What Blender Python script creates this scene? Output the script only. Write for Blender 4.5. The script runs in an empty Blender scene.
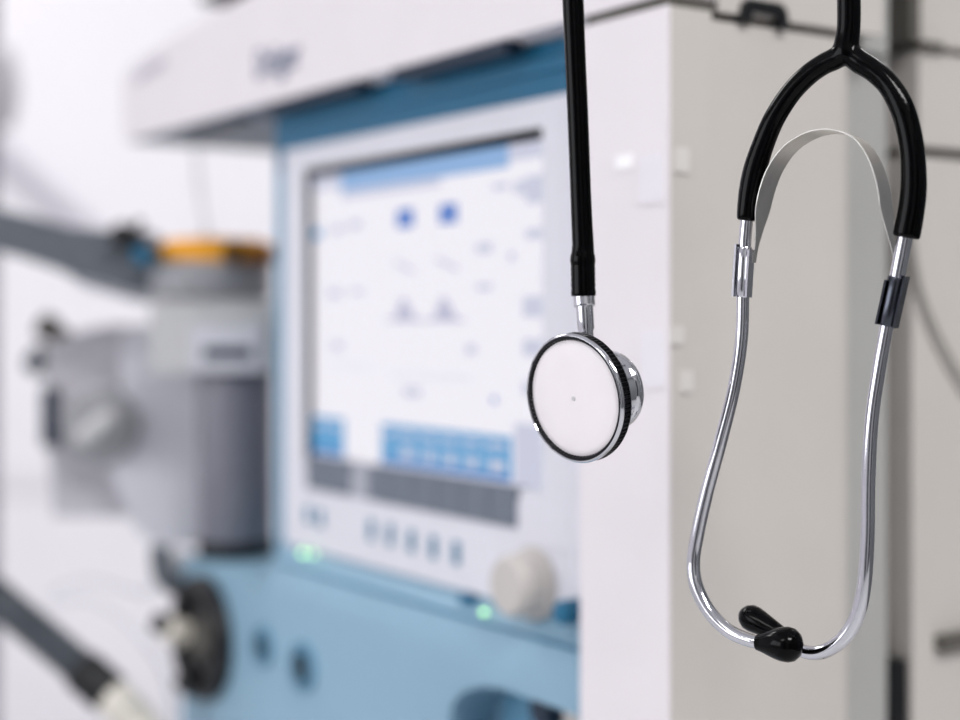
import bpy, bmesh, math, random
from mathutils import Vector, Matrix
random.seed(4)
C = bpy.context.scene.collection

# ------------------------------------------------------------------ camera numbers
F = 1536.0            # focal length in pixels of the 960 px wide frame
HOR = 322.0           # row of the horizon
H = 1.20              # eye height
PHI = math.radians(33.8)
SN, CS = math.sin(PHI), math.cos(PHI)
MX, MY = -0.75, 0.52  # machine base in its own turned axes (x along front, y into the machine)

def W(px, py, Y):                       # world point seen at a pixel, Y metres ahead
    return Vector(((px - 480) / F * Y, Y, H + (HOR - py) / F * Y))
def ML(px, py, c):                      # machine axes: where a pixel meets the upright plane y = c
    u = (px - 480) / F
    Y = c / (CS * u + SN)
    return ((SN * u - CS) * Y, H + (HOR - py) / F * Y)
def MXof(px, c): return ML(px, 322, c)[0]
def MS(px, py, xl):                     # machine axes: where a pixel meets the side plane x = xl
    u = (px - 480) / F
    Y = -xl / (CS - SN * u)
    return ((CS * u + SN) * Y, H + (HOR - py) / F * Y)

# ------------------------------------------------------------------ materials
def lin(c):
    return tuple(((v / 12.92) if v <= 0.04045 else ((v + 0.055) / 1.055) ** 2.4) for v in c)
def mat(name, col, rough=0.5, metal=0.0, spec=0.5, noise=0.0, nscale=60.0, emis=None, estr=0.0,
        bump=0.0, bscale=200.0, trans=0.0, coat=0.0, ior=1.45):
    m = bpy.data.materials.new(name); m.use_nodes = True
    nt = m.node_tree; b = nt.nodes['Principled BSDF']
    c = lin(col)
    b.inputs['Base Color'].default_value = (*c, 1)
    b.inputs['Roughness'].default_value = rough
    b.inputs['Metallic'].default_value = metal
    b.inputs['Specular IOR Level'].default_value = spec
    b.inputs['Transmission Weight'].default_value = trans
    b.inputs['Coat Weight'].default_value = coat
    b.inputs['IOR'].default_value = ior
    if emis is not None:
        b.inputs['Emission Color'].default_value = (*lin(emis), 1)
        b.inputs['Emission Strength'].default_value = estr
    if noise or bump:
        tc = nt.nodes.new('ShaderNodeTexCoord')
        n = nt.nodes.new('ShaderNodeTexNoise'); n.inputs['Scale'].default_value = nscale
        n.inputs['Detail'].default_value = 4
        nt.links.new(tc.outputs['Object'], n.inputs['Vector'])
        if noise:
            r = nt.nodes.new('ShaderNodeValToRGB')
            r.color_ramp.elements[0].position = 0.3; r.color_ramp.elements[1].position = 0.7
            r.color_ramp.elements[0].color = (*[v * (1 - noise) for v in c], 1)
            r.color_ramp.elements[1].color = (*[min(1, v * (1 + noise)) for v in c], 1)
            nt.links.new(n.outputs['Fac'], r.inputs['Fac'])
            nt.links.new(r.outputs['Color'], b.inputs['Base Color'])
        if bump:
            n2 = nt.nodes.new('ShaderNodeTexNoise'); n2.inputs['Scale'].default_value = bscale
            nt.links.new(tc.outputs['Object'], n2.inputs['Vector'])
            bp = nt.nodes.new('ShaderNodeBump'); bp.inputs['Strength'].default_value = bump
            bp.inputs['Distance'].default_value = 0.001
            nt.links.new(n2.outputs['Fac'], bp.inputs['Height'])
            nt.links.new(bp.outputs['Normal'], b.inputs['Normal'])
    return m

M = {}
M['wall'] = mat('wall_paint', (.93, .92, .94), .8, noise=.02, nscale=2)
M['greywall'] = mat('slate_wall_paint', (.40, .41, .42), .8, noise=.03, nscale=2)
M['midwall'] = mat('pale_grey_wall_paint', (.62, .62, .63), .8, noise=.03, nscale=2)
M['added_panel'] = mat('added_panel_dark', (.13, .14, .17), .5, noise=.05, nscale=6)
M['ceiling'] = mat('ceiling_paint', (.93, .93, .94), .9, noise=.01, nscale=3)
M['floor'] = mat('floor_vinyl', (.78, .78, .79), .4, noise=.06, nscale=8)
M['trim'] = mat('trim_paint', (.90, .89, .91), .5, noise=.01, nscale=5)
M['white'] = mat('white_plastic', (.895, .87, .885), .42, noise=.012, nscale=30, bump=.05, bscale=900)
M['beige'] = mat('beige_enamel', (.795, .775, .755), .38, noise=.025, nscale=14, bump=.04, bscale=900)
M['greige'] = mat('grey_and_shaded_enamel', (.68, .68, .67), .5, noise=.03, nscale=14)  # rear panel: beige greyed for recess shade; base plate: own colour
M['bezel'] = mat('bezel_plastic', (.86, .86, .89), .45, noise=.012, nscale=30)
M['blue'] = mat('blue_plastic', (.535, .67, .755), .42, noise=.02, nscale=20)
M['fascia'] = mat('deep_and_shaded_blue', (.09, .40, .54), .4, noise=.03, nscale=20)  # housing blue darkened for hood shade; buttons, tab and seam are this deep
M['sidefascia'] = mat('half_shaded_blue', (.40, .59, .70), .42, noise=.02, nscale=20)  # same blue, part-darkened for the shaded left strip and recess back
M['gasket'] = mat('grey_gasket', (.36, .35, .33), .7, noise=.05)
M['matte'] = mat('matte_black', (.05, .06, .075), .9, spec=.05, noise=.06)
M['black'] = mat('black_plastic', (.06, .065, .08), .45, noise=.06)
M['under'] = mat('shaded_underside_white', (.40, .47, .54), .5, noise=.03)
M['navy'] = mat('navy_plastic', (.09, .16, .24), .5, noise=.05)
M['teal'] = mat('teal_print', (.31, .50, .61), .6, noise=.02)
M['key'] = mat('grey_keypad', (.42, .45, .50), .5, noise=.03)
M['keyl'] = mat('pale_keypad', (.66, .67, .71), .5, noise=.03)
M['print'] = mat('grey_print', (.52, .54, .62), .6, noise=.02)
M['faint'] = mat('faint_grey', (.74, .73, .77), .6, noise=.02)
M['dgrey'] = mat('dark_grey_metal', (.40, .42, .45), .4, .25, noise=.04)
M['vgrey'] = mat('vaporizer_grey', (.60, .60, .62), .4, noise=.03)
M['amber'] = mat('amber_plate', (.52, .31, .08), .5, noise=.05)
M['mgrey'] = mat('mid_grey_plastic', (.735, .725, .75), .5, noise=.03)
M['lgrey'] = mat('light_grey_plastic', (.80, .80, .83), .5, noise=.02)
M['cgrey'] = mat('canister_grey', (.47, .47, .51), .35, noise=.04)
M['capgrey'] = mat('cap_grey', (.75, .75, .755), .45, noise=.02)
M['orange'] = mat('orange_plastic', (1.0, .68, .10), .4, noise=.04)
M['brown'] = mat('dark_amber', (.25, .15, .06), .5, noise=.05)
M['knob'] = mat('grey_knob', (.76, .74, .725), .4, noise=.02)
M['hose'] = mat('dark_hose_rubber', (.27, .29, .32), .5, noise=.08)
M['cream'] = mat('cream_fitting', (.84, .82, .78), .5, noise=.03)
M['cable'] = mat('grey_cable', (.60, .59, .57), .5, noise=.03)
M['pale'] = mat('pale_tube', (.82, .82, .84), .4, noise=.02)
M['clear'] = mat('clear_plastic', (.90, .885, .905), .3)
M['wsoft'] = mat('milky_glint', (.86, .845, .83), .3)
M['gloss'] = mat('white_glint', (.99, .985, .99), .15, spec=.6)
M['chrome'] = mat('chrome', (.80, .80, .82), .06, 1.0, noise=.02, nscale=300)
M['steel'] = mat('brushed_spring_steel', (.80, .79, .77), .3, 1.0, noise=.06, nscale=150)
M['dchrome'] = mat('dark_chrome', (.30, .31, .34), .18, 1.0, noise=.03, nscale=200)
M['rubber'] = mat('black_rubber', (.006, .006, .009), .13, 0, .13, noise=.1, nscale=400)
M['knurl'] = mat('blackened_rim', (.10, .10, .115), .3, .6, noise=.1, nscale=300)
M['membrane'] = mat('white_membrane', (.935, .91, .92), .2, 0, .5, noise=.008, nscale=90)
M['pin'] = mat('pale_pin', (.76, .75, .76), .4, noise=.02)
M['lcd'] = mat('lcd_white', (.2, .2, .21), .4, emis=(.965, .955, .985), estr=1.02, noise=.02)
def emat(name, col, s=.9): return mat(name, (.1, .1, .11), .4, emis=col, estr=s, noise=.02)
M['s_bar'] = emat('screen_pale_blue', (.58, .74, .93))
M['s_lav'] = emat('screen_lavender', (.86, .87, .95))
M['s_tile'] = emat('screen_mid_blue', (.36, .54, .86))
M['s_cyan'] = emat('screen_cyan', (.38, .68, .89))
M['s_dcyan'] = emat('screen_deep_cyan', (.22, .50, .80))
M['s_grid'] = emat('screen_grid_grey', (.80, .80, .90))
M['led'] = mat('green_led', (.3, .8, .5), .4, emis=(.72, .95, .64), estr=2.6, noise=.02)

# ------------------------------------------------------------------ mesh helpers
def link(name, bm, m, parent=None, bevel=0.0, seg=2, angle=35, loc=None):
    if bevel:
        es = [e for e in bm.edges if len(e.link_faces) == 2 and e.calc_face_angle(0) > math.radians(30)]
        bmesh.ops.bevel(bm, geom=es, offset=bevel, segments=seg, profile=.5, affect='EDGES', clamp_overlap=True)
    bmesh.ops.recalc_face_normals(bm, faces=bm.faces[:])
    me = bpy.data.meshes.new(name)
    bm.to_mesh(me); bm.free()
    for p in me.polygons: p.use_smooth = True
    me.set_sharp_from_angle(angle=math.radians(angle))
    o = bpy.data.objects.new(name, me); C.objects.link(o)
    for mm in (m if isinstance(m, (list, tuple)) else [m]): me.materials.append(mm)
    if parent is not None: o.parent = parent
    if loc is not None: o.location = loc
    return o
def empty(name, loc, rz=0.0):
    o = bpy.data.objects.new(name, None); C.objects.link(o)
    o.empty_display_size = .05
    o.location = loc; o.rotation_euler = (0, 0, rz)
    return o
def tag(o, label, cat, group=None):
    o['label'] = label; o['category'] = cat
    if group: o['group'] = group
    return o
def struct(o):
    o['kind'] = 'structure'; return o

def box(bm, x0, x1, y0, y1, z0, z1, mi=0):
    vs = [bm.verts.new(p) for p in ((x0, y0, z0), (x1, y0, z0), (x1, y1, z0), (x0, y1, z0),
                                    (x0, y0, z1), (x1, y0, z1), (x1, y1, z1), (x0, y1, z1))]
    for f in ((0, 1, 2, 3), (4, 7, 6, 5), (0, 4, 5, 1), (1, 5, 6, 2), (2, 6, 7, 3), (3, 7, 4, 0)):
        bm.faces.new([vs[i] for i in f]).material_index = mi
    return bm
def prism(bm, pts, fn, a, b):           # pts 2-D outline, fn(p, t) -> xyz
    A = [bm.verts.new(fn(p, a)) for p in pts]; B = [bm.verts.new(fn(p, b)) for p in pts]
    n = len(pts)
    bm.faces.new(A); bm.faces.new(B[::-1])
    for i in range(n):
        bm.faces.new((A[i], B[i], B[(i + 1) % n], A[(i + 1) % n]))
    return bm
def frame(v):
    v = Vector(v).normalized()
    up = Vector((0, 0, 1)) if abs(v.z) < .9 else Vector((1, 0, 0))
    a = v.cross(up).normalized()
    return a, a.cross(v).normalized(), v
def lathe(bm, prof, org=(0, 0, 0), axis=(0, 0, 1), n=48, close=True, mi=0, wob=None):
    a, b, v = frame(axis); o = Vector(org); rings = []
    for (t, r) in prof:
        if r < 1e-6: rings.append([bm.verts.new(o + v * t)])
        else:
            rings.append([bm.verts.new(o + v * t + (a * math.cos(2 * math.pi * k / n) + b * math.sin(2 * math.pi * k / n)) * (r * (wob(k, t) if wob else 1)))
                          for k in range(n)])
    for R0, R1 in zip(rings, rings[1:]):
        for k in range(n):
            k2 = (k + 1) % n
            if len(R0) == 1 and len(R1) == 1: continue
            if len(R0) == 1: f = bm.faces.new((R0[0], R1[k2], R1[k]))
            elif len(R1) == 1: f = bm.faces.new((R0[k], R0[k2], R1[0]))
            else: f = bm.faces.new((R0[k], R0[k2], R1[k2], R1[k]))
            f.material_index = mi
    if close:
        for R in (rings[0], rings[-1]):
            if len(R) > 2: bm.faces.new(R).material_index = mi
    return bm
def smooth(pts, per=8):                  # Catmull-Rom through points (any dimension)
    P = [Vector(p) for p in pts]; out = []
    Q = [P[0] * 2 - P[1]] + P + [P[-1] * 2 - P[-2]]
    for i in range(1, len(Q) - 2):
        p0, p1, p2, p3 = Q[i - 1], Q[i], Q[i + 1], Q[i + 2]
        for k in range(per):
            t = k / per
            out.append(.5 * ((2 * p1) + (p2 - p0) * t + (2 * p0 - 5 * p1 + 4 * p2 - p3) * t * t + (3 * p1 - p0 - 3 * p2 + p3) * t ** 3))
    out.append(P[-1]); return out
def tube(bm, pts, rad, n=20, cap=True):
    pts = [Vector(p) for p in pts]
    rs = rad if isinstance(rad, (list, tuple)) else [rad] * len(pts)
    T = [(pts[min(i + 1, len(pts) - 1)] - pts[max(i - 1, 0)]).normalized() for i in range(len(pts))]
    a = frame(T[0])[0]; rings = []
    for i, p in enumerate(pts):
        a = (a - T[i] * a.dot(T[i])).normalized(); b = T[i].cross(a)
        rings.append([bm.verts.new(p + (a * math.cos(2 * math.pi * k / n) + b * math.sin(2 * math.pi * k / n)) * rs[i]) for k in range(n)])
    for R0, R1 in zip(rings, rings[1:]):
        for k in range(n): bm.faces.new((R0[k], R0[(k + 1) % n], R1[(k + 1) % n], R1[k]))
    if cap: bm.faces.new(rings[0][::-1]); bm.faces.new(rings[-1])
    return bm
def rad_tube(bm, pr, per=8, n=20):       # pr: list of (point, radius)
    q = smooth([(*p, r) if False else (p[0], p[1], p[2]) for p, r in pr], per)
    rr = [v[0] for v in smooth([(r, 0, 0) for p, r in pr], per)]
    return tube(bm, q, rr, n)
def evaluated(o):                        # bake an object's modifiers into its mesh
    dg = bpy.context.evaluated_depsgraph_get(); dg.update()
    me = bpy.data.meshes.new_from_object(o.evaluated_get(dg))
    o.modifiers.clear(); old = o.data; o.data = me; me.name = old.name
    for p in me.polygons: p.use_smooth = True
    return o

# ================================================================== THE ROOM
RX0, RX1, RY0, RY1, RZ = -3.2, 2.3, -2.4, 3.4, 2.9
def wall(name, *b, m='wall'): return struct(link(name, box(bmesh.new(), *b), M[m]))
struct(link('floor', box(bmesh.new(), RX0, RX1, RY0, RY1, -.1, 0), M['floor']))
struct(link('ceiling', box(bmesh.new(), RX0, RX1, RY0, RY1, RZ, RZ + .1), M['ceiling']))
wall('wall_back', RX0 - .1, RX1 + .1, RY1, RY1 + .1, 0, RZ)
wall('wall_right', RX1, RX1 + .1, RY0, RY1, 0, RZ, m='greywall')
wall('wall_front', RX0 - .1, RX1 + .1, RY0 - .1, RY0, 0, RZ, m='midwall')
for k, (x0, x1) in enumerate(((-1.75, -.65), (.55, 1.65))):      # two unseen dark panels added for dark streaks in the chrome
    bm = bmesh.new(); box(bm, x0, x1, RY0 + .001, RY0 + .05, .0, 2.2)
    struct(link('added_panel_%d' % (k + 1), bm, M['added_panel'], bevel=.004))
# left wall with a window opening
wy0, wy1, wz0, wz1 = -2.0, .6, .9, 2.5
bm = bmesh.new()
box(bm, RX0 - .1, RX0, RY0, wy0, 0, RZ); box(bm, RX0 - .1, RX0, wy1, RY1, 0, RZ)
box(bm, RX0 - .1, RX0, wy0, wy1, 0, wz0); box(bm, RX0 - .1, RX0, wy0, wy1, wz1, RZ)
struct(link('wall_left', bm, M['wall']))
bm = bmesh.new()
for y in (wy0, (wy0 + wy1) / 2 - .03, wy1 - .06): box(bm, RX0 - .08, RX0 - .02, y, y + .06, wz0, wz1)
for z in (wz0, wz1 - .06): box(bm, RX0 - .08, RX0 - .02, wy0, wy1, z, z + .06)
struct(link('window_1', bm, M['trim']))
# thin strip added along the back wall
bm = bmesh.new(); box(bm, RX0, RX1, RY1 - .008, RY1, .83, .885)
struct(link('added_strip_1', bm, M['trim'], bevel=.01, seg=3))
bm = bmesh.new(); box(bm, RX0, RX1, RY1 - .015, RY1, 0, .1)
struct(link('baseboard_back', bm, M['trim'], bevel=.004))

# ================================================================== THE MACHINE
def mworld(x, y, z=0): return Vector((x * SN + y * CS, -x * CS + y * SN, z))
RZROT = math.atan2(-CS, SN)
mach = empty('anesthesia_machine', mworld(MX, MY), RZROT)
tag(mach, 'large white and blue anesthesia machine with a lit monitor screen in its front', 'medical machine')
def mbox(bm, x0, x1, y0, y1, z0, z1, mi=0): return box(bm, x0 - MX, x1 - MX, y0 - MY, y1 - MY, z0 + H, z1 + H, mi)
def mp(x, y, z): return Vector((x - MX, y - MY, z + H))
def mml(px, py, c):
    x, z = ML(px, py, c); return Vector((x - MX, c - MY, z))

FR, LC, BZ, LO = .44, .4625, .457, .447      # planes: hood and pillar, screen, bezel face, lower body
XR = -.510                                    # right side plane
XP = MXof(580, FR)                            # pillar's left edge
XL = MXof(284, BZ)                            # bezel's left edge
HB = .1417                                    # underside of the hood

zt, zb = .1130, -.146
SX0, SX1, SZ0, SZ1 = MXof(305, BZ), MXof(541, BZ), -.0855, .0975

# hood: outline in the front view, rounded off at its upper left
top = [(122, 80), (125, 73), (134, 63), (150, 52), (172, 38), (194, 25), (216, 12), (238, 0), (262, -14), (290, -29), (330, -45)]
pts = [(MXof(125, FR), HB), ] + [(ML(x, y, FR)[0], ML(x, y, FR)[1] - H) for x, y in top]
ztop = pts[-1][1]
pts += [(XR, ztop + .02), (XR, HB + .0015)]
bm = bmesh.new(); prism(bm, pts, lambda p, t: mp(p[0], t, p[1]), FR, .575)
hood = link('hood', bm, M['white'], mach, bevel=.003, seg=3)
# lettering on the hood
def lettering(name, s, size, m, parent, loc, rot=(math.pi / 2, 0, 0), sx=1, ex=.0004):
    cu = bpy.data.curves.new(name, 'FONT'); cu.body = s; cu.size = size; cu.extrude = ex; cu.resolution_u = 3
    cu.offset = size * .012
    t = bpy.data.objects.new(name, cu); C.objects.link(t)
    dg = bpy.context.evaluated_depsgraph_get(); dg.update()
    me = bpy.data.meshes.new_from_object(t.evaluated_get(dg)); me.name = name
    C.objects.unlink(t); bpy.data.objects.remove(t)
    o = bpy.data.objects.new(name, me); C.objects.link(o); me.materials.clear(); me.materials.append(m)
    o.parent = parent; o.location = loc; o.rotation_euler = rot; o.scale = (sx, 1, 1)
    return o
p = mml(256, 79, FR); q = mml(301, 66, FR)
o = lettering('logo_lettering', 'Dräger', .027, M['print'], hood, (p.x, FR - MY - .0006, p.z))
w = max(v.co.x for v in o.data.vertices); o.scale = ((q.x - p.x) / w, 1, 1)
# row of faint grey bars near the rounded end
bm = bmesh.new()
for k in range(6):
    a = mml(136 + k * 5, 84 - 3.2 * k, FR); b = mml(139.6 + k * 5, 71 - 3.2 * k, FR)
    box(bm, a.x, b.x, FR - MY - .0008, FR - MY + .0005, a.z, b.z)
link('faint_bars', bm, M['faint'], hood)
# dark slots under the hood
for (x0, x1) in ((190, 243), (262, 362), (398, 512)):
    bm = bmesh.new(); mbox(bm, MXof(x0, .447), MXof(x1, .447), .4425, .4535, HB - .0052, HB + .002)
    link('underside_slot', bm, M['navy'], hood, bevel=.0012)
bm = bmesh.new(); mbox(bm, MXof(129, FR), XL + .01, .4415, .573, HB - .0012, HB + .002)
link('underside_shade_plate', bm, M['under'], hood)  # plate colours the white underside blue-grey for its shade

a = mml(205, 5, .46); b = mml(236, -14, .46)
bm = bmesh.new(); box(bm, a.x, b.x, .455 - MY, .50 - MY, a.z, b.z)
c = mml(222, 18, .46); d = mml(234, -6, .46); box(bm, c.x, d.x, .462 - MY, .492 - MY, c.z, d.z)
link('top_latch', bm, M['black'], hood, bevel=.003)
# blue housing round the screen
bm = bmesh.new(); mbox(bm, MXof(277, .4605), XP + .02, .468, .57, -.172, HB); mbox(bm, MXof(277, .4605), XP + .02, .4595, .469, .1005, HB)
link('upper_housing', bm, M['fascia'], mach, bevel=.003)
bm = bmesh.new(); mbox(bm, MXof(277, .4605), SX0 - .004, .4595, .4685, -.172, .1005)
link('side_fascia', bm, M['sidefascia'], mach, bevel=.002)
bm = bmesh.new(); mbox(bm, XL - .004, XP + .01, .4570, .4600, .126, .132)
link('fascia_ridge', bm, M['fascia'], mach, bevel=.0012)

# grey bezel with the screen opening
def ringframe(bm, o, i, y0, y1):
    (ax0, ax1, az0, az1), (bx0, bx1, bz0, bz1) = o, i
    V = []
    for y in (y0, y1):
        V.append([bm.verts.new(mp(*q)) for q in ((ax0, y, az0), (ax1, y, az0), (ax1, y, az1), (ax0, y, az1))])
        V.append([bm.verts.new(mp(*q)) for q in ((bx0, y, bz0), (bx1, y, bz0), (bx1, y, bz1), (bx0, y, bz1))])
    of, inf, ob, ib = V
    for k in range(4):
        j = (k + 1) % 4
        bm.faces.new((of[k], of[j], inf[j], inf[k])); bm.faces.new((ob[k], ib[k], ib[j], ob[j]))
        bm.faces.new((of[k], ob[k], ob[j], of[j])); bm.faces.new((inf[k], inf[j], ib[j], ib[k]))
bm = bmesh.new(); ringframe(bm, (XL, XP + .015, zb, zt), (SX0 - .001, SX1 + .001, -.0915, SZ1 + .001), BZ, .462)
bezel = link('bezel', bm, M['bezel'], mach, bevel=.0022, seg=3)
bm = bmesh.new(); ringframe(bm, (SX0 - .003, SX1 + .003, -.0945, SZ1 + .003), (SX0 + .0008, SX1 - .0003, -.0905, SZ1 - .0042), BZ + .0012, .463)
link('screen_lining', bm, M['matte'], bezel)  # black lining on the opening's inner walls
# raised strip right of the screen
bm = bmesh.new(); mbox(bm, MXof(549, BZ), XP + .01, BZ - .0016, BZ + .002, -.112, .098)
link('side_strip', bm, M['bezel'], bezel, bevel=.0014)

# the screen and what it shows
bm = bmesh.new(); mbox(bm, SX0, SX1, LC, LC + .004, SZ0, SZ1)
disp = link('display', bm, M['lcd'], mach)
SW, SH = SX1 - SX0, SZ1 - SZ0
def sq(bm, u0, u1, v0, v1, lift=.0004, mi=0):      # u from the left, v from the top, 0..1
    mbox(bm, SX0 + u0 * SW, SX0 + u1 * SW, LC - lift, LC + .0003, SZ1 - v1 * SH, SZ1 - v0 * SH, mi)
bm = bmesh.new(); sq(bm, .0, 1, .012, .072, .0003, 1); sq(bm, .15, .86, .018, .088, .0005, 0); sq(bm, .15, .6, .088, .115, .0005, 2)
link('status_bar', bm, [M['s_bar'], M['s_lav'], M['s_lav']], disp)
for u in (.415, .595):
    bm = bmesh.new(); sq(bm, u, u + .072, .172, .232); link('value_tile', bm, M['s_tile'], disp)
bm = bmesh.new(); sq(bm, .005, .045, .205, .24); link('marker_tile', bm, M['s_cyan'], disp)
bm = bmesh.new()
for u in (.43, .60):
    prism(bm, [(u - .03, .525), (u + .005, .455), (u + .018, .455), (u + .07, .525)],
          lambda p, t: mp(SX0 + p[0] * SW, t, SZ1 - p[1] * SH), LC - .0004, LC)
sq(bm, .36, .70, .523, .532)
for u in (.40, .58):
    for k in range(5): sq(bm, u + k * .018, u + k * .018 + .02, .335 + k * .008, .345 + k * .008)
link('waveform', bm, M['s_grid'], disp)
bm = bmesh.new()
for (u0, u1, v0, v1) in ((.88, .93, .13, .17), (.92, .985, .12, .20), (.92, .985, .27, .30), (.86, .88, .33, .36), (.91, .985, .46, .52),
                         (.91, .98, .58, .63), (.91, .97, .70, .74), (.10, .16, .20, .23), (.19, .25, .19, .22), (.08, .15, .42, .45),
                         (.2, .26, .42, .44), (.74, .80, .30, .33), (.74, .8, .42, .44), (.10, .3, .68, .685), (.38, .72, .70, .705),
                         (.44, .52, .74, .77), (.80, .86, .13, .15), (.70, .74, .60, .63), (.10, .16, .6, .63)):
    bm = bmesh.new(); sq(bm, u0, u1, v0, v1); link('readout_block', bm, M['s_lav'], disp)
bm = bmesh.new(); sq(bm, .80, .815, .75, .77); link('marker_tile', bm, M['s_tile'], disp)
for (u0, u1) in ((.0, .085), (.088, .165), (.345, .415), (.42, .515), (.52, .60), (.605, .685), (.69, .77), (.775, .87)):
    bm = bmesh.new(); sq(bm, u0, u1, .862, .993, .0004, 0); sq(bm, u0, u1, .975, .993, .0006, 1)
    sq(bm, u0 + .01, u1 - .02, .885, .90, .0006, 2)
    if u0 > .4: sq(bm, u0 + .018, u1 - .025, .935, .968, .0006, 2)
    link('menu_key', bm, [M['s_cyan'], M['s_dcyan'], M['s_lav']], disp)
bm = bmesh.new(); sq(bm, .88, 1, .82, 1.0); link('readout_block', bm, M['s_lav'], disp)

bm = bmesh.new(); mbox(bm, MXof(519, BZ), SX1 + .003, BZ + .0003, LC + .002, -.1, SZ0 - .0006)
link('sill', bm, M['bezel'], bezel)
# soft keys below the screen
def kx(px): return MXof(px, BZ)
for (a, b, n) in ((307, 352, 2), (369, 518, 6)):
    x0, x1 = kx(a), kx(b); w = (x1 - x0) / n
    for k in range(n):
        bm = bmesh.new(); mbox(bm, x0 + k * w + .0006, x0 + (k + 1) * w - .0006, BZ - .0008, LC + .003, -.1065, SZ0 - .0004)
        link('soft_key', bm, M['key'], mach, bevel=.0008)
bm = bmesh.new(); mbox(bm, kx(353.5), kx(368), BZ - .0006, LC + .003, -.1065, SZ0 - .0004)
link('key_divider', bm, M['keyl'], mach, bevel=.0006)
for (px, py) in ((309, 514), (321, 518), (372, 530), (391, 535), (412, 541), (434, 547), (457, 553)):
    a = mml(px, py, BZ); w = .0030 if px > 340 else .0032; h = .0062 if px > 340 else .0052
    bm = bmesh.new(); box(bm, a.x - w, a.x + w, BZ - MY - .0012, BZ - MY + .001, a.z - h, a.z + h)
    link('push_button', bm, M['teal'], mach, bevel=.0005)

# white pillar and the right flank
bm = bmesh.new(); mbox(bm, XP, XR, FR, FR + .0015, -1.10, HB - .0035)
pil = link('front_pillar', bm, M['white'], mach, bevel=.0004, seg=2)
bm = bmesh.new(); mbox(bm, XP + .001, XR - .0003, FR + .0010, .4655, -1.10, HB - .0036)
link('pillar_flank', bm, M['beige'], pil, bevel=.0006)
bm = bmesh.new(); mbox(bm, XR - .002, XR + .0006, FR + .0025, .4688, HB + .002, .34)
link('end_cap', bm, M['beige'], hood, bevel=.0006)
bm = bmesh.new(); mbox(bm, XP + .003, XR - .001, FR + .0012, .468, HB - .0035, HB + .002)
link('gap_seal', bm, M['gasket'], mach)
RB = .562                                      # rear edge of the side panel
pp = [(-.62, .4656), (XR - .0008, .4656)]
for k in range(9):
    a = math.pi / 2 * k / 8; r = .014
    pp.append((XR - .0008 - r + r * math.cos(a), RB - r + r * math.sin(a)))
pp += [(-.62, RB)]
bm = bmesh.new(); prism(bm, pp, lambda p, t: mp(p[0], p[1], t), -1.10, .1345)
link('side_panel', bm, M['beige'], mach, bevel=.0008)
bm = bmesh.new(); mbox(bm, -.62, XR - .004, .470, RB + .004, .1345, .1385)
link('gap_seal', bm, M['gasket'], mach)
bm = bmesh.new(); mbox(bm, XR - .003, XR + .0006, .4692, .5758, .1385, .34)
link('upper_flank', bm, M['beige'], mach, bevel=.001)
bm = bmesh.new(); mbox(bm, -.62, -.532, RB - .01, .604, -1.10, .1345); mbox(bm, -.62, -.527, .578, .5995, .1345, .34)
link('rear_panel', bm, M['greige'], mach, bevel=.002)
# carrying handle at the top of the flank
y0, y1 = MS(737, 20, XR)[0], MS(784, 20, XR)[0]
bm = bmesh.new()
q = [(y0, .1355), (y0 + .001, .1425), (y0 + .004, .1455), (y1 - .005, .1455), (y1 - .001, .1425), (y1, .1345), (y1 - .006, .1345), (y1 - .0065, .1395), (y0 + .007, .1405), (y0 + .006, .1355)]
prism(bm, q, lambda p, t: mp(t, p[0], p[1]), XR - .003, XR + .0035)
link('handle', bm, M['black'], mach, bevel=.0008)
# clear clips round the pillar corner; white patches are painted specular spots
def clip_or_glint(px0, px1, py0, py1, side, m='clear'):
    bm = bmesh.new()
    if side:
        (ya, za), (yb, zb2) = MS(px0, py1, XR), MS(px1, py0, XR)
        mbox(bm, XR - .0005, XR + .0009, ya, yb, za - H, zb2 - H)
    else:
        (xa, za), (xb, zb2) = ML(px0, py1, FR), ML(px1, py0, FR)
        mbox(bm, xa, xb, FR - .0009, FR + .0005, za - H, zb2 - H)
    link('clip_and_glint', bm, M[m], mach, bevel=.0005, seg=3)
clip_or_glint(617, 633, 154, 170, 0, 'gloss'); clip_or_glint(640, 665, 152, 204, 0); clip_or_glint(674, 688, 148, 172, 1, 'wsoft')
clip_or_glint(642, 666, 330, 386, 0); clip_or_glint(669, 683, 326, 344, 1, 'wsoft'); clip_or_glint(680, 692, 370, 392, 1, 'wsoft')

# blue lower body with a sloping ledge
XLL = -1.100
pr = [(.462, -.144), (.4595, -.1475), (.4535, -.157), (.4525, -.158), (.450, -.166), (.4485, -.1705), (LO, -.177), (LO, -1.10), (.60, -1.10), (.60, -.144)]
bm = bmesh.new(); prism(bm, pr, lambda p, t: mp(t, p[0], p[1]), XL - .006, XP + .004)
cut = link('cutter_tmp', prism(bmesh.new(), [(ML(x, y, LO)[0], ML(x, y, LO)[1] - H) for x, y in
     ((448, 760), (447, 728), (452, 704), (463, 691), (480, 686), (500, 688), (540, 702), (578, 716), (578, 800))],
     lambda p, t: mp(p[0], t, p[1]), LO - .02, LO + .03), M['navy'], mach)
low = link('lower_housing', bm, M['blue'], mach)
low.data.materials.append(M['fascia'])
md = low.modifiers.new('cut', 'BOOLEAN'); md.object = cut; md.operation = 'DIFFERENCE'; md.solver = 'EXACT'
bpy.context.view_layer.update()
evaluated(low); low.data.set_sharp_from_angle(angle=math.radians(30))
bpy.data.objects.remove(cut)
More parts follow.
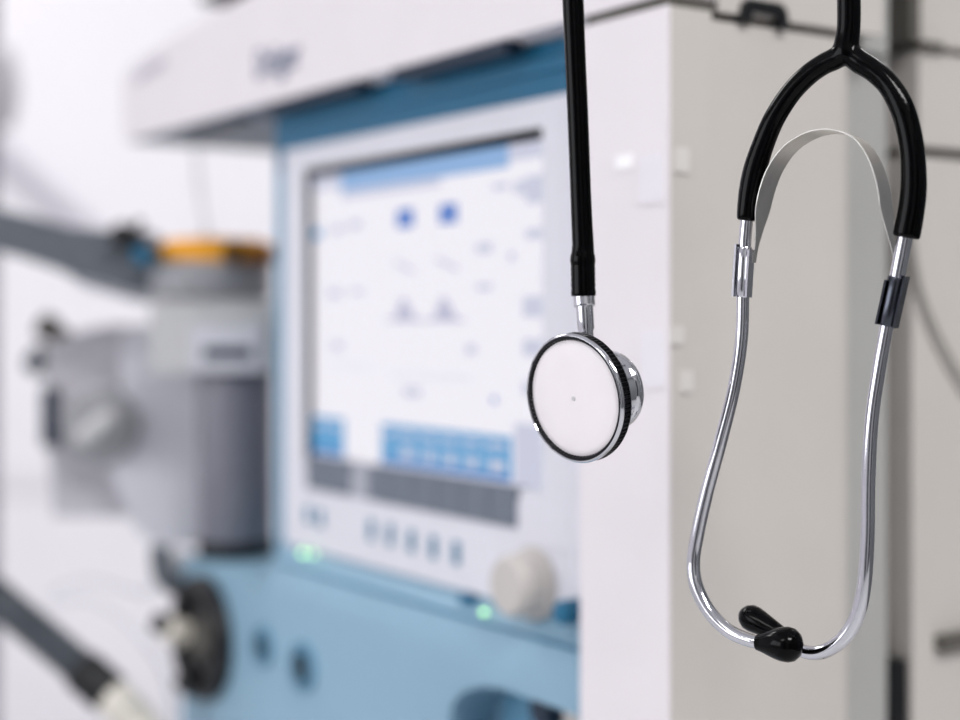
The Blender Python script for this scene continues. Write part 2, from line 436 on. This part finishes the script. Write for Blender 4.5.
# rounded left extension of the lower body
RC = .045
q = [(XL - .005, LO + .0005), (XLL + RC, LO + .0005)]
for k in range(1, 9):
    a = math.pi / 2 * k / 8
    q.append((XLL + RC - RC * math.sin(a), LO + RC - RC * math.cos(a)))
q += [(XLL, .60), (XL - .005, .60)]
bm = bmesh.new(); prism(bm, q, lambda p, t: mp(p[0], p[1], t), -1.10, -.1765)
link('lower_housing_end', bm, M['blue'], mach, bevel=.006, seg=4)
# seam and pull inside the recess
bm = bmesh.new(); mbox(bm, MXof(458, LO), XP + .003, LO + .0285, LO + .0305, -.32, -.176)
link('recess_back', bm, M['sidefascia'], mach)
a = ML(512, 716, LO); bm = bmesh.new(); lathe(bm, [(0, .009), (.012, .009), (.014, .007), (.014, 0)], mp(a[0], LO + .03, a[1] - H), (0, -1, 0), 24)
link('recess_latch', bm, M['navy'], mach)
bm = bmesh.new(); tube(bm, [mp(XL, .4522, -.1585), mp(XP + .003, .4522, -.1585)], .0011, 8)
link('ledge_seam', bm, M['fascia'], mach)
# plinth and castors
bm = bmesh.new(); mbox(bm, XLL - .02, XR, LO, .605, -1.13, -1.10); link('base_plate', bm, M['greige'], mach, bevel=.004)
for (x, y) in ((XLL + .05, LO + .06), (XR - .06, LO + .06), (XLL + .05, .57), (XR - .06, .57)):
    bm = bmesh.new(); lathe(bm, [(-.018, .02), (-.016, .033), (-.008, .035), (.008, .035), (.016, .033), (.018, .02)], mp(x, y, -1.165), (1, 0, 0), 32)
    cst = link('castor', bm, M['black'], mach)
# sockets on the lower front
for (px, py, r) in ((264, 646, .0105), (304, 667, .0125)):
    a = mml(px, py, LO)
    bm = bmesh.new(); lathe(bm, [(0, r * 1.25), (.003, r * 1.2), (.0032, r * .85), (.0005, r * .82), (.0005, 0)], (a.x, LO - MY, a.z), (0, -1, 0), 32)
    s = link('socket', bm, M['teal'], mach)
    bm = bmesh.new(); lathe(bm, [(.0004, r * .8), (.0012, r * .78), (.0012, 0)], (a.x, LO - MY, a.z), (0, -1, 0), 32)
    link('socket_core', bm, M['black'], s)
# indicator lights
def led(px, py, c, r=.0015):
    a = mml(px, py, c)
    bm = bmesh.new(); lathe(bm, [(-.001, r), (.001, r), (.0018, r * .6), (.002, 0)], (a.x, c - MY, a.z), (0, -1, 0), 16)
    link('indicator_light', bm, M['led'], mach)
led(303, 553, .4530, .0018); led(313, 554, .4530, .0011); led(484, 612, .4530, .0014)
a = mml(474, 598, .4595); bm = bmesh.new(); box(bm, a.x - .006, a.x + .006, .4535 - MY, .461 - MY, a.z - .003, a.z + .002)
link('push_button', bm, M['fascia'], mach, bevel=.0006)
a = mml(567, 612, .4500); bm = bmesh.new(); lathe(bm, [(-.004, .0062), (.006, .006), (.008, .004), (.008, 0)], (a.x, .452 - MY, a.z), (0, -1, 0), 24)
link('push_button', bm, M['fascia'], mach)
# big rotary knob
a = mml(535, 583, BZ)
bm = bmesh.new(); lathe(bm, [(-.002, .0185), (.003, .0185), (.004, .0165), (.016, .0155), (.0185, .0135), (.019, 0)], (a.x, BZ - MY, a.z), (0, -1, 0), 96,
                        wob=lambda k, t: 1 + (.02 * math.cos(k * math.pi / 3) if .003 < t < .018 else 0))
link('rotary_knob', bm, M['knob'], mach)

# black round port on the left end of the lower body
c0 = mml(206, 637, LO); ax = Vector((0, -1, 0))
bm = bmesh.new(); lathe(bm, [(-.01, .040), (.001, .0445), (.006, .0445), (.010, .042), (.0105, .035), (.003, .031), (.002, 0)], c0, ax, 48)
port = link('round_port', bm, M['black'], mach)
port['label'] = 'black round dished port'
bm = bmesh.new(); lathe(bm, [(.001, .015), (.006, .014), (.007, .011), (.007, 0)], c0, ax, 32)
link('port_hub', bm, M['gasket'], port)
def mfw(px, py, Y):                         # world pixel point into the machine's axes
    p = W(px, py, Y); d = p - mach.location
    return Vector((d.x * SN - d.y * CS, d.x * CS + d.y * SN, d.z))
bm = bmesh.new()
tube(bm, smooth([mfw(161, 546, 1.13), mfw(160, 560, 1.13), mfw(165, 578, 1.13), mfw(180, 588, 1.14), mfw(200, 590, 1.15)]), .0075, 16)
hf = link('hose_fitting', bm, M['dgrey'], mach)
bm = bmesh.new(); lathe(bm, [(0, .008), (.012, .008), (.013, .006), (.03, .005)], mfw(176, 552, 1.14), mfw(190, 590, 1.15) - mfw(176, 552, 1.14), 24); link('collar', bm, M['pale'], hf)
bm = bmesh.new(); lathe(bm, [(0, .007), (.012, .0085), (.018, .006), (.045, .006)], mfw(155, 622, 1.10), mfw(200, 636, 1.12) - mfw(155, 622, 1.10), 24)
hf = link('hose_fitting', bm, M['black'], mach)
bm = bmesh.new(); lathe(bm, [(0, .009), (.014, .010), (.016, .007)], mfw(168, 628, 1.098), mfw(200, 640, 1.12) - mfw(168, 628, 1.098), 24); link('collar', bm, M['cream'], hf)
bm = bmesh.new(); lathe(bm, [(0, .006), (.012, .009), (.02, .008), (.05, .007)], mfw(180, 682, 1.09), mfw(215, 690, 1.12) - mfw(180, 682, 1.09), 24)
link('hose_fitting', bm, M['black'], mach)

# ================================================================== ABSORBER left of the screen
ab = empty('breathing_absorber', W(160, 600, 1.25))
tag(ab, 'grey boxy breathing absorber with a dark canister, hung left of the blue machine housing', 'breathing unit')
A0 = ab.location
def aw(px, py, Y): return W(px, py, Y) - A0
def apoly(name, pix, Y, depth, m, parent=ab, bevel=.004, seg=3):
    pts = [aw(x, y, Y) for x, y in pix]
    bm = bmesh.new(); prism(bm, [(p.x, p.z) for p in pts], lambda p, t: Vector((p[0], t, p[1])), Y - A0.y, Y + depth - A0.y)
    return link(name, bm, m, parent, bevel=bevel, seg=seg)
apoly('side_block', [(43, 352), (52, 343), (66, 336), (88, 329), (110, 325), (126, 325), (126, 517), (53, 517), (48, 440)], 1.27, .11, M['mgrey'], bevel=.006)
apoly('main_block', [(121, 334), (160, 326), (200, 318), (200, 546), (158, 546), (140, 534), (130, 520), (106, 462), (121, 440)], 1.235, .12, M['lgrey'], bevel=.004)
# canister, cap and its handle plate
cc = aw(236, 400, 1.165); r = .0285
zA, zB = aw(236, 368, 1.165).z, aw(236, 545, 1.137).z
bm = bmesh.new(); lathe(bm, [(zB, r * .96), (zB + .003, r), (zA, r), (zA + .004, r * .97)], (cc.x, cc.y, 0), (0, 0, 1), 64)
can = link('canister', bm, M['cgrey'], ab); can['label'] = 'dark grey round canister'
bm = bmesh.new(); lathe(bm, [(H - .1763 - A0.z, r * 1.03), (zB + .0005, r * 1.03), (zB + .001, r * .8)], (cc.x, cc.y, 0), (0, 0, 1), 64)
link('canister_base_band', bm, M['black'], can)  # black band below the canister
a, b = aw(150, 372, 1.13), aw(271, 301, 1.13)
bm = bmesh.new(); box(bm, a.x, b.x, 1.13 - A0.y, 1.24 - A0.y, a.z, b.z)
cap = link('cap', bm, M['capgrey'], ab, bevel=.008, seg=4)
a, b = aw(192, 371, 1.13), aw(264, 325, 1.13)
bm = bmesh.new(); box(bm, a.x, b.x, 1.124 - A0.y, 1.134 - A0.y, a.z, b.z)
hp = link('handle_plate', bm, M['lgrey'], cap, bevel=.004, seg=3)
a, b = aw(203, 359, 1.124), aw(252, 347, 1.124)
bm = bmesh.new(); box(bm, a.x, b.x, 1.1232 - A0.y, 1.128 - A0.y, a.z, b.z)
link('finger_slot', bm, M['navy'], hp, bevel=.0008)
# control dial
k0 = aw(103, 427, 1.235)
bm = bmesh.new(); lathe(bm, [(-.035, .030), (.004, .030), (.007, .027), (.007, 0)], k0, (-.1, -1, 0), 48)
dial = link('control_dial', bm, M['vgrey'], ab)
bm = bmesh.new()
d = Vector((.78, 0, .62)).normalized()
tube(bm, [k0 + Vector((0, -.016, 0)) + d * t for t in (-.019, -.017, -.011, 0, .011, .017, .019)], [.004, .007, .009, .010, .009, .007, .004], 20)
link('dial_lever', bm, M['capgrey'], dial)
for (px, py, s, m) in ((45, 326, .011, 'gasket'), (36, 358, .013, 'dgrey')):
    k = aw(px, py, 1.28)
    bm = bmesh.new(); dd = Vector((.85, 0, -.5)) if py < 340 else Vector((.8, 0, -.6))
    lathe(bm, [(-.006, s * .7), (-.003, s), (.008, s), (.011, s * .7), (.05, s * .45)], k, dd, 24)
    link('clamp_knob', bm, M[m], ab)
a, b = aw(43, 446, 1.268), aw(58, 388, 1.268)
bm = bmesh.new(); box(bm, a.x, b.x, 1.262 - A0.y, 1.33 - A0.y, a.z, b.z)
link('edge_clip', bm, M['navy'], ab, bevel=.003)
# bracket that carries the unit on the machine's housing
bm = bmesh.new(); a = aw(196, 470, 1.27); b = aw(266, 400, 1.27); box(bm, a.x - .01, b.x - .002, 1.265 - A0.y, 1.29 - A0.y, a.z, b.z)
link('mounting_bracket', bm, M['dgrey'], ab, bevel=.002)

# ================================================================== VAPORIZER with an orange collar
vb = W(211, 300.5, 1.19)
vap = empty('vaporizer', vb)
tag(vap, 'round grey vaporizer with an orange collar, sitting on the grey absorber beside the screen', 'vaporizer')
def vz(py): return (300.5 - py) / F * 1.16
bm = bmesh.new(); lathe(bm, [(0, .040), (.001, .0465), (.003, .0475), (vz(268), .0475), (vz(262), .045)], (0, 0, 0), (0, 0, 1), 64)
link('body', bm, M['vgrey'], vap)
cx = .0045
bm = bmesh.new(); lathe(bm, [(vz(263), .0435), (vz(261), .0445), (vz(246), .0445), (vz(242), .043), (vz(238), .035), (vz(237), 0)], (cx, 0, 0), (0, 0, 1), 64)
col = link('collar', bm, M['orange'], vap); col['label'] = 'bright orange collar'
k = W(233, 253, 1.145) - vb
bm = bmesh.new(); lathe(bm, [(-.004, .007), (.004, .007), (.005, .005), (.005, 0)], k, (.3, -1, 0), 24); link('index_stud', bm, M['brown'], col)
k = W(258, 254, 1.155) - vb
bm = bmesh.new(); box(bm, k.x - .008, k.x + .010, k.y - .001, k.y + .03, k.z - .0060, k.z + .0045); link('index_plate', bm, M['amber'], col, bevel=.002)

# ================================================================== SWING ARM to the left
ar = empty('swing_arm', W(60, 262, 1.24))
tag(ar, 'dark grey tapered swing arm reaching in from the left edge to the orange-collared vaporizer', 'arm')
def arw(px, py, Y): return W(px, py, Y) - ar.location
pix = [(-70, 192), (-30, 201), (0, 209), (30, 216), (68, 227), (110, 230), (149, 232), (149, 294), (135, 292), (105, 284), (75, 277), (50, 267), (20, 257), (0, 252), (-30, 247), (-70, 241)]
bm = bmesh.new(); pts = [arw(x, y, 1.17) for x, y in pix]
prism(bm, [(p.x, p.z) for p in pts], lambda p, t: Vector((p[0], t, p[1])), 1.17 - ar.location.y, 1.215 - ar.location.y)
link('arm_body', bm, M['dgrey'], ar, bevel=.005, seg=3)
bm = bmesh.new(); lathe(bm, [(-.01, .006), (.004, .0065), (.006, .0095), (.02, .0095), (.022, .007), (.022, 0)], arw(128, 240, 1.17), (0, -1, .15), 24)
lathe(bm, [(0, .004), (.012, .003), (.0125, 0)], arw(133, 234, 1.155), (.5, 0, .85), 16)
link('locking_knob', bm, M['black'], ar)
a, b = arw(143, 264, 1.165), arw(158, 249, 1.165)
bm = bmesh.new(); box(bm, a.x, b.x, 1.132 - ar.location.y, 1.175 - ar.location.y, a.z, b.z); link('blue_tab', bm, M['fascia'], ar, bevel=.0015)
pix = [(70, 270), (90, 277), (118, 283), (150, 292), (150, 303), (138, 303), (110, 294), (85, 287), (72, 279)]
bm = bmesh.new(); pts = [arw(x, y, 1.18) for x, y in pix]
prism(bm, [(p.x, p.z) for p in pts], lambda p, t: Vector((p[0], t, p[1])), 1.18 - ar.location.y, 1.20 - ar.location.y)
link('under_cover', bm, M['lgrey'], ar, bevel=.002)

# ================================================================== HOSES and lines
def corr(bm, pts, r, step=.0045, amp=.10, n=24):
    q = smooth(pts, 40); out, rs, acc, i = [q[0]], [r], 0.0, 0
    for a, b in zip(q, q[1:]):
        acc += (b - a).length
        if acc >= step / 4: out.append(b); i += 1; rs.append(r * (1 + amp * math.cos(i * math.pi / 2))); acc = 0
    return tube(bm, out, rs, n)
hs = empty('breathing_hose', W(40, 640, 1.10))
tag(hs, 'dark corrugated breathing hose sloping in at the lower left corner of the picture', 'hose')
def hw(px, py, Y): return W(px, py, Y) - hs.location
bm = bmesh.new(); corr(bm, [hw(-90, 540, 1.16), hw(-40, 572, 1.13), hw(5, 605, 1.11), hw(45, 638, 1.10), hw(85, 672, 1.09), hw(106, 692, 1.085)], .0125)
link('corrugated_tube', bm, M['hose'], hs)
p, q = hw(80, 668, 1.092), hw(113, 697, 1.084)
bm = bmesh.new(); lathe(bm, [(0, .0135), (.002, .0155), ((q - p).length * .8, .0155), ((q - p).length, .0135)], p, q - p, 32)
link('cuff', bm, M['black'], hs)
bm = bmesh.new(); tube(bm, smooth([hw(110, 694, 1.085), hw(122, 706, 1.08), hw(140, 726, 1.08), hw(152, 758, 1.06), hw(158, 800, 1.04), hw(160, 850, 1.03)]), .0135, 24)
link('elbow_fitting', bm, M['cream'], hs)

def line(name, label, cat, pts, r, m):
    base = Vector(pts[0]); bm = bmesh.new(); tube(bm, smooth([Vector(p) - base for p in pts], 10), r, 12)
    return tag(link(name, bm, M[m], loc=base), label, cat)
line('sample_line', 'thin pale sample line looping through the white space under the grey absorber', 'tube',
     [W(165, 548, 1.26), W(150, 590, 1.27), W(128, 590, 1.30), W(95, 580, 1.33), W(60, 588, 1.36), W(52, 602, 1.36), W(85, 600, 1.34), W(120, 618, 1.30), W(150, 650, 1.26), W(170, 690, 1.20), W(176, 760, 1.18)], .0022, 'pale')
line('hanging_line', 'thin pale line hanging from the hood down to the orange collar', 'tube',
     [W(196, 140, 1.30), W(198, 175, 1.28), W(202, 205, 1.26), W(207, 236, 1.20)], .002, 'pale')
line('wall_cable', 'pale cable slanting across the white wall at the upper left edge', 'cable',
     [W(-60, 85, 3.38), W(-20, 135, 3.38), W(20, 172, 3.385), W(60, 208, 3.385), W(110, 250, 3.385)], .022, 'faint')



# ================================================================== DRIP STAND at the left edge
ds = empty('drip_stand', Vector((W(-12, 300, 1.9).x, 1.9, 0)))
tag(ds, 'grey wheeled drip stand cut off by the left edge of the picture', 'stand')
bm = bmesh.new(); lathe(bm, [(.06, .011), (2.05, .011)], (0, 0, 0), (0, 0, 1), 24); link('pole', bm, M['cgrey'], ds)
z = W(0, 88, 1.9).z
bm = bmesh.new(); lathe(bm, [(z - .055, .012), (z - .045, .030), (z - .015, .037), (z + .015, .037), (z + .045, .029), (z + .055, .012)], (0, 0, 0), (0, 0, 1), 32); link('clamp', bm, M['mgrey'], ds)
for k in range(5):
    a = 2 * math.pi * k / 5 + .3; d = Vector((math.cos(a), math.sin(a), 0))
    bm = bmesh.new(); tube(bm, [d * .005 + Vector((0, 0, .075)), d * .15 + Vector((0, 0, .07)), d * .28 + Vector((0, 0, .05))], [.014, .012, .009], 12)
    lathe(bm, [(-.012, .02), (-.01, .025), (.01, .025), (.012, .02)], d * .28 + Vector((0, 0, .0255)), d.cross(Vector((0, 0, 1))), 20)
    link('leg', bm, M['dgrey'], ds)

# ================================================================== RACK behind on the right
RKX = -.532
rk = empty('equipment_rack', mworld(-.65, .70), RZROT)
tag(rk, 'beige equipment rack with dark ledges, beyond a narrow gap right of the machine', 'rack')
def rbox(bm, x0, x1, y0, y1, z0, z1): return box(bm, x0 + .65, x1 + .65, y0 - .70, y1 - .70, z0 + H, z1 + H)
yA = MS(912, 322, RKX)[0]
zl = MS(945, 155, RKX)[1] - H
bm = bmesh.new(); rbox(bm, -.85, RKX, yA, .98, -1.2, zl - .002); link('lower_cabinet', bm, M['beige'], rk, bevel=.002)
bm = bmesh.new(); rbox(bm, -.85, RKX - .004, yA + .006, .98, zl - .002, zl + .0035); link('ledge', bm, M['gasket'], rk)
bm = bmesh.new(); rbox(bm, -.85, RKX + .001, yA + .004, .98, zl + .0035, .1395); link('upper_cabinet', bm, M['beige'], rk, bevel=.002)
ye = MS(938, 50, RKX)[0]
bm = bmesh.new(); rbox(bm, -.85, RKX + .004, yA + .004, ye, .1395, .1445); link('ledge', bm, M['gasket'], rk, bevel=.001)
bm = bmesh.new(); rbox(bm, -.85, RKX, MS(916, 20, RKX)[0] + .001, .98, .1440, .42); link('top_cabinet', bm, M['beige'], rk, bevel=.002)
bm = bmesh.new(); rbox(bm, -.60, RKX + .003, MS(901, 20, RKX)[0] + .004, MS(916, 20, RKX)[0], .1445, .42); link('dark_gap_fill', bm, M['gasket'], rk, bevel=.003)  # added dark fill, standing in for the dark gap's upper part
z2 = MS(948, 640, RKX)[1] - H
bm = bmesh.new(); rbox(bm, RKX - .01, RKX + .006, MS(934, 640, RKX)[0], .98, z2 - .004, z2 + .004); link('rail', bm, M['gasket'], rk, bevel=.0015)
bm = bmesh.new(); rbox(bm, -.60, RKX - .002, MS(886, 690, RKX)[0] + .006, yA - .001, -1.2, MS(900, 662, RKX)[1] - H); link('black_duct', bm, M['black'], rk, bevel=.002)
pts = []
for (px, py) in ((905, 150), (908, 200), (914, 255), (922, 295), (938, 335), (960, 376), (985, 410), (1010, 425)):
    y, z = MS(px, py, RKX + .004); pts.append(mworld(RKX + .004, y, z))
line('grey_cable', 'thin grey cable drooping across the beige rack at the right edge', 'cable', pts, .0016, 'cable')

# ================================================================== STETHOSCOPE
TH = math.radians(31)
N3 = Vector((math.sin(TH), math.cos(TH), 0))
CSP = .5047
def SP(px, py, off=0.0):                      # a point of the headset's plane
    u = (px - 480) / F
    Y = (CSP + off) / (N3.x * u + N3.y)
    return W(px, py, Y)
def SR(px, wpx):                              # metres for wpx pixels there
    u = (px - 480) / F
    return wpx * CSP / (N3.x * u + N3.y) / F
S0 = W(640, 200, .525)
st = empty('stethoscope', S0)
tag(st, 'stethoscope with black tubing, steel ear tubes and a white-faced chestpiece, hanging in the foreground', 'stethoscope')
def s_(p): return p - S0
# --- yoke: stem and two branches, fused
def chain(lst, off=0): return [(s_(SP(x, y, off)), SR(x, w / 2)) for x, y, w in lst]
bm = bmesh.new()
rad_tube(bm, chain([(847.5, -60, 24), (848.5, -20, 24), (849, 10, 24), (848.5, 30, 24), (846.5, 44, 25.5), (846, 52, 27), (845.5, 60, 26)]), 10, 28)
rad_tube(bm, chain([(848, 46, 20), (838, 57, 23), (823, 64.5, 22), (807, 76, 22), (790, 94, 22), (774, 119, 22.5), (763, 145, 23), (755, 170, 24.5), (750, 195, 24), (746.5, 221, 21)]), 10, 28)
rad_tube(bm, chain([(845, 46, 20), (857, 60, 24), (872, 69.5, 23.5), (888, 84, 23.5), (901, 106, 25), (909, 132, 25), (913, 160, 25.5), (913.5, 190, 26.5), (910.5, 215, 27), (906, 238, 28)]), 10, 28)
yoke = link('yoke', bm, M['rubber'], st)
md = yoke.modifiers.new('rm', 'REMESH'); md.mode = 'VOXEL'; md.voxel_size = .00048
md = yoke.modifiers.new('sm', 'SMOOTH'); md.iterations = 30; md.factor = .5
evaluated(yoke)
# --- long tube from the chestpiece up and over to the yoke's stem
cY = .545
tp = [W(583.5, 256, cY), W(581, 200, cY), W(578, 120, cY), W(575, 50, cY), W(573, 0, cY), W(571, -60, cY), W(572, -140, .542), W(585, -215, .537), W(625, -275, .53),
      W(690, -305, .522), W(765, -295, .515), W(820, -240, .513), W(842, -160, .514)] + [SP(847.5, -58)]
wp = [22, 21, 21, 21, 21.5, 22, 22, 22, 22, 22, 22, 23, 24, 24]
bm = bmesh.new(); rad_tube(bm, [(s_(p), w / 2 * p.y / F) for p, w in zip(tp, wp)], 12, 28)
link('tubing', bm, M['rubber'], st)
# collar over the stem
bm = bmesh.new()
c1, c2 = s_(W(582.5, 246, cY)), s_(W(583.5, 296, cY))
Lc = (c2 - c1).length; k = cY / F
lathe(bm, [(0, 10.6 * k), (.0022, 11.2 * k), (.0035, 12.4 * k), (.0052, 12.8 * k)] +
      [v for j in range(5) for v in ((.0062 + j * .0019, 12.4 * k), (.0072 + j * .0019, 12.0 * k))] +
      [(Lc - .0012, 12.6 * k), (Lc, 12.2 * k), (Lc, 9 * k)], c1, c2 - c1, 40)
link('tube_collar', bm, M['rubber'], st)

# --- chestpiece
ND = Vector((-.715, -.685, -.115)).normalized()
DC = s_(W(573.5, 398.5, .532))
def cp(name, prof, m, parent=st, n=96, close=False, wob=None):
    bm = bmesh.new(); lathe(bm, prof, DC, -ND, n, close, wob=wob)     # t runs from the face towards the back
    return link(name, bm, m, parent, angle=40)
R = .0226
body = cp('chestpiece_body', [(.0040, .012), (.0040, .0208), (.0054, .0200), (.0062, .0165), (.0068, .0100), (.0092, .0095), (.0096, .0115), (.0102, .0126), (.0142, .0126)], M['chrome'])
cp('bell', [(.0098, .0100), (.0100, .0128), (.0106, .0132), (.0180, .0131), (.0184, .0134), (.0190, .0139), (.0206, .0141), (.0213, .0138), (.0214, .0128), (.0204, .0120), (.0155, .006), (.015, 0)], M['chrome'])
rim = cp('diaphragm_rim', [(.0010, .0204), (-.0003, .0208), (-.0003, .0218), (.0006, .0223), (.0008, R), (.0009, R), (.0010, .0223), (.0039, .0223), (.0040, R * .995), (.0041, R * .985), (.0043, .0205), (.0040, .012)],
   M['knurl'], n=360, wob=lambda k, t: (1.014 if (k // 2) % 2 else .985) if 0.00095 < t < .00395 else 1)
cp('bright_ring', [(-.0002, .0216), (-.0006, .0218), (-.0005, .0221), (.0000, .0225), (.0005, .0227), (.0008, .0226), (.0008, .0215)], M['chrome'], rim, 128)
cp('bright_ring', [(.0040, .0215), (.0040, .0227), (.0044, .0226), (.0048, .0215), (.0048, .0195)], M['chrome'], rim, 128)
mem = cp('diaphragm', [(.0001, 0), (.0002, .006), (.0001, .012), (.0003, .0180), (.0006, .0202), (.0012, .0208)], M['membrane'])
cp('centre_pin', [(-.0003, 0), (-.0003, .0007), (.0003, .0010)], M['pin'], mem, 24)
# stem
mid = DC - ND * .0098
tY = cY
sx = s_(W(584, 318, tY))
s_top, s_bot = s_(W(583.8, 294, tY)), Vector((mid.x - .0008, mid.y + .0002, mid.z))
bm = bmesh.new(); ax = s_bot - s_top; LL = ax.length
lathe(bm, [(0, 10.8 * k), (.0042, 10.8 * k), (.0046, 10 * k), (.0047, 8.6 * k), (.0125, 8.4 * k), (.0135, 7.2 * k), (LL, 8 * k)], s_top, ax, 40)
link('stem', bm, M['chrome'], st)

# --- ear tubes
def etube(lst): return [(s_(SP(x, y, o)), SR(x, w / 2)) for x, y, w, o in lst]
bm = bmesh.new()
rad_tube(bm, etube([(748.5, 206, 13, 0), (746, 228, 13, 0), (744.5, 250, 13, 0), (743, 290, 13, 0), (741.5, 338, 13, 0), (734, 388, 13, 0), (721, 440, 13.5, 0), (707.5, 490, 13.5, 0), (698, 532, 13.5, 0),
                    (693.5, 562, 13.5, 0), (696.5, 586, 14, -.001), (709, 611, 14, -.002), (729, 631, 14, -.003), (752, 641, 13.5, -.004), (768, 643.5, 12, -.004)]), 10, 24)
etl = link('ear_tube', bm, M['chrome'], st)
bm = bmesh.new()
rad_tube(bm, etube([(908, 222, 16, 0), (904.5, 240, 16, 0), (899, 268, 16, 0), (893, 298, 14.5, 0), (886, 330, 14, 0), (877.5, 378, 14, 0), (871.5, 422, 14, 0), (868.5, 480, 14, 0), (867.5, 540, 14, 0), (863.5, 590, 14.5, .001),
                    (855, 621, 15, .002), (840, 641.5, 15, .003), (820, 652.5, 14.5, .004), (800, 650, 13.5, .005), (784, 637, 12.5, .006), (772, 627, 11, .007)]), 10, 24)
etr = link('ear_tube', bm, M['chrome'], st)
# ear tips
def eartip(parent, a, b, prof, oa, ob):
    A, B = s_(SP(*a, oa)), s_(SP(*b, ob)); L = (B - A).length; kk = SR(a[0], 1)
    bm = bmesh.new(); lathe(bm, [(t * L, r * kk) for t, r in prof], A, B - A, 32)
    return link('ear_tip', bm, M['rubber'], parent, angle=60)
eartip(etl, (757, 642.5), (802, 645.5), [(-.01, 5), (0, 7.6), (.12, 9.5), (.25, 12), (.4, 14.8), (.55, 16.8), (.7, 17.4), (.82, 16), (.92, 12), (.98, 6.5), (1, 3), (.97, 2.4)], -.004, -.005)
eartip(etr, (786, 637), (740.5, 612), [(0, 7), (.12, 8.3), (.3, 10), (.5, 12), (.68, 13.6), (.8, 13.4), (.9, 10.5), (.97, 6), (1, 2.5), (.97, 2)], .006, .010)
# --- sleeves where the spring is clamped to the tubes
def sleeve(parent, a, b, ra, rb, m, plates):
    A, B = s_(SP(*a)), s_(SP(*b)); L = (B - A).length; kk = SR(a[0], 1); ax = (B - A).normalized()
    bm = bmesh.new(); lathe(bm, [(0, ra * kk), (.0006, (ra + .8) * kk), (L - .0006, (rb + .8) * kk), (L, rb * kk)], A, ax, 32)
    side = (N3.cross(ax)).normalized()
    for (sg, dep, t0, t1, dn) in plates:
        c = (A + side * sg * kk)
        for_v = []
        x0 = [c + ax * (t0 * L) + side * dx * kk + N3 * (dn + dd) * .001 for dx in (-1.1, 1.1) for dd in (-dep, dep)]
        x1 = [c + ax * (t1 * L) + side * dx * kk + N3 * (dn + dd) * .001 for dx in (-1.1, 1.1) for dd in (-dep, dep)]
        v = [bm.verts.new(p) for p in x0 + x1]
        for f in ((0, 1, 3, 2), (4, 6, 7, 5), (0, 4, 5, 1), (1, 5, 7, 3), (3, 7, 6, 2), (2, 6, 4, 0)): bm.faces.new([v[i] for i in f])
    return link('spring_clamp', bm, m, parent)
sleeve(etl, (745, 247), (742, 297), 6.9, 6.9, M['chrome'], ((-7.2, 2.6, .05, 1.0, -.5), (7.2, 2.6, -.05, 1.0, -.3)))
sleeve(etr, (898, 277), (887, 326), 9.2, 8.8, M['dchrome'], ((-9, 2.6, -.05, 1.0, -.5), (9, 2.6, .1, 1.0, -.5)))
# --- flat spring band
fe = [(747, 262), (749.5, 246), (752.5, 228), (756, 208), (761, 187), (769, 167), (783, 147.5), (802, 134.5), (821, 129.5), (840, 131.5), (856, 140), (868.5, 158), (877, 183), (881, 210), (884.5, 232), (889, 256), (891, 280)]
wd = [.0030, .0034, .0075, .0135, .0145, .0145, .0142, .014, .014, .014, .0142, .0145, .0145, .0138, .0080, .0036, .0030]
F3 = smooth([s_(SP(x, y, -.0045)) for x, y in fe], 8)
Wd = [v[0] for v in smooth([(w, 0, 0) for w in wd], 8)]
bm = bmesh.new(); rows = []
for i, p in enumerate(F3):
    t = (F3[min(i + 1, len(F3) - 1)] - F3[max(i - 1, 0)]).normalized()
    nn = t.cross(N3).normalized() * .0002
    mid_ = p + N3 * .0065; w = Wd[i] / 2
    rows.append([bm.verts.new(mid_ + N3 * a * w + nn * b) for a, b in ((-1, -1), (-1, 1), (1, 1), (1, -1))])
for r0, r1 in zip(rows, rows[1:]):
    for j in range(4): bm.faces.new((r0[j], r0[(j + 1) % 4], r1[(j + 1) % 4], r1[j]))
bm.faces.new(rows[0]); bm.faces.new(rows[-1][::-1])
link('spring_band', bm, M['steel'], st)

# ================================================================== LIGHT
def area(name, loc, rot, sx, sy, power, col):
    l = bpy.data.lights.new(name, 'AREA'); l.shape = 'RECTANGLE'; l.size = sx; l.size_y = sy; l.energy = power; l.color = col
    o = bpy.data.objects.new(name, l); C.objects.link(o); o.location = loc; o.rotation_euler = rot
    return o
area('window_daylight', (RX0 - .12, (wy0 + wy1) / 2, (wz0 + wz1) / 2), (0, math.radians(-90), 0), wz1 - wz0, wy1 - wy0, 50, (.97, .98, 1))
for (x, y, pw) in ((-1.6, -1.2, 22), (-1.6, 2.2, 31), (.9, -1.2, 92), (.9, 2.2, 34)):
    area('added_ceiling_light', (x, y, RZ - .01), (0, 0, 0), 1.2, .6, pw, (1, .985, .97))  # unseen lamps added to brighten the back wall and side panel
w = bpy.data.worlds.new('sky'); bpy.context.scene.world = w; w.use_nodes = True
w.node_tree.nodes['Background'].inputs[0].default_value = (.85, .92, 1, 1)
w.node_tree.nodes['Background'].inputs[1].default_value = 1.0

# ================================================================== CAMERA
cam = bpy.data.cameras.new('camera'); co = bpy.data.objects.new('camera', cam); C.objects.link(co)
co.location = (0, 0, H); co.rotation_euler = (math.pi / 2, 0, 0)
cam.sensor_fit = 'HORIZONTAL'; cam.sensor_width = 36; cam.lens = 36 * F / 960
cam.shift_y = -(360 - HOR) / 960
cam.clip_start = .02
cam.dof.use_dof = True; cam.dof.focus_distance = .524; cam.dof.aperture_fstop = 3.85
sc = bpy.context.scene; sc.camera = co
vs = sc.view_settings; vs.view_transform = 'Standard'; vs.look = 'None'; vs.gamma = 1; vs.use_curve_mapping = False
vs.exposure = -0.22
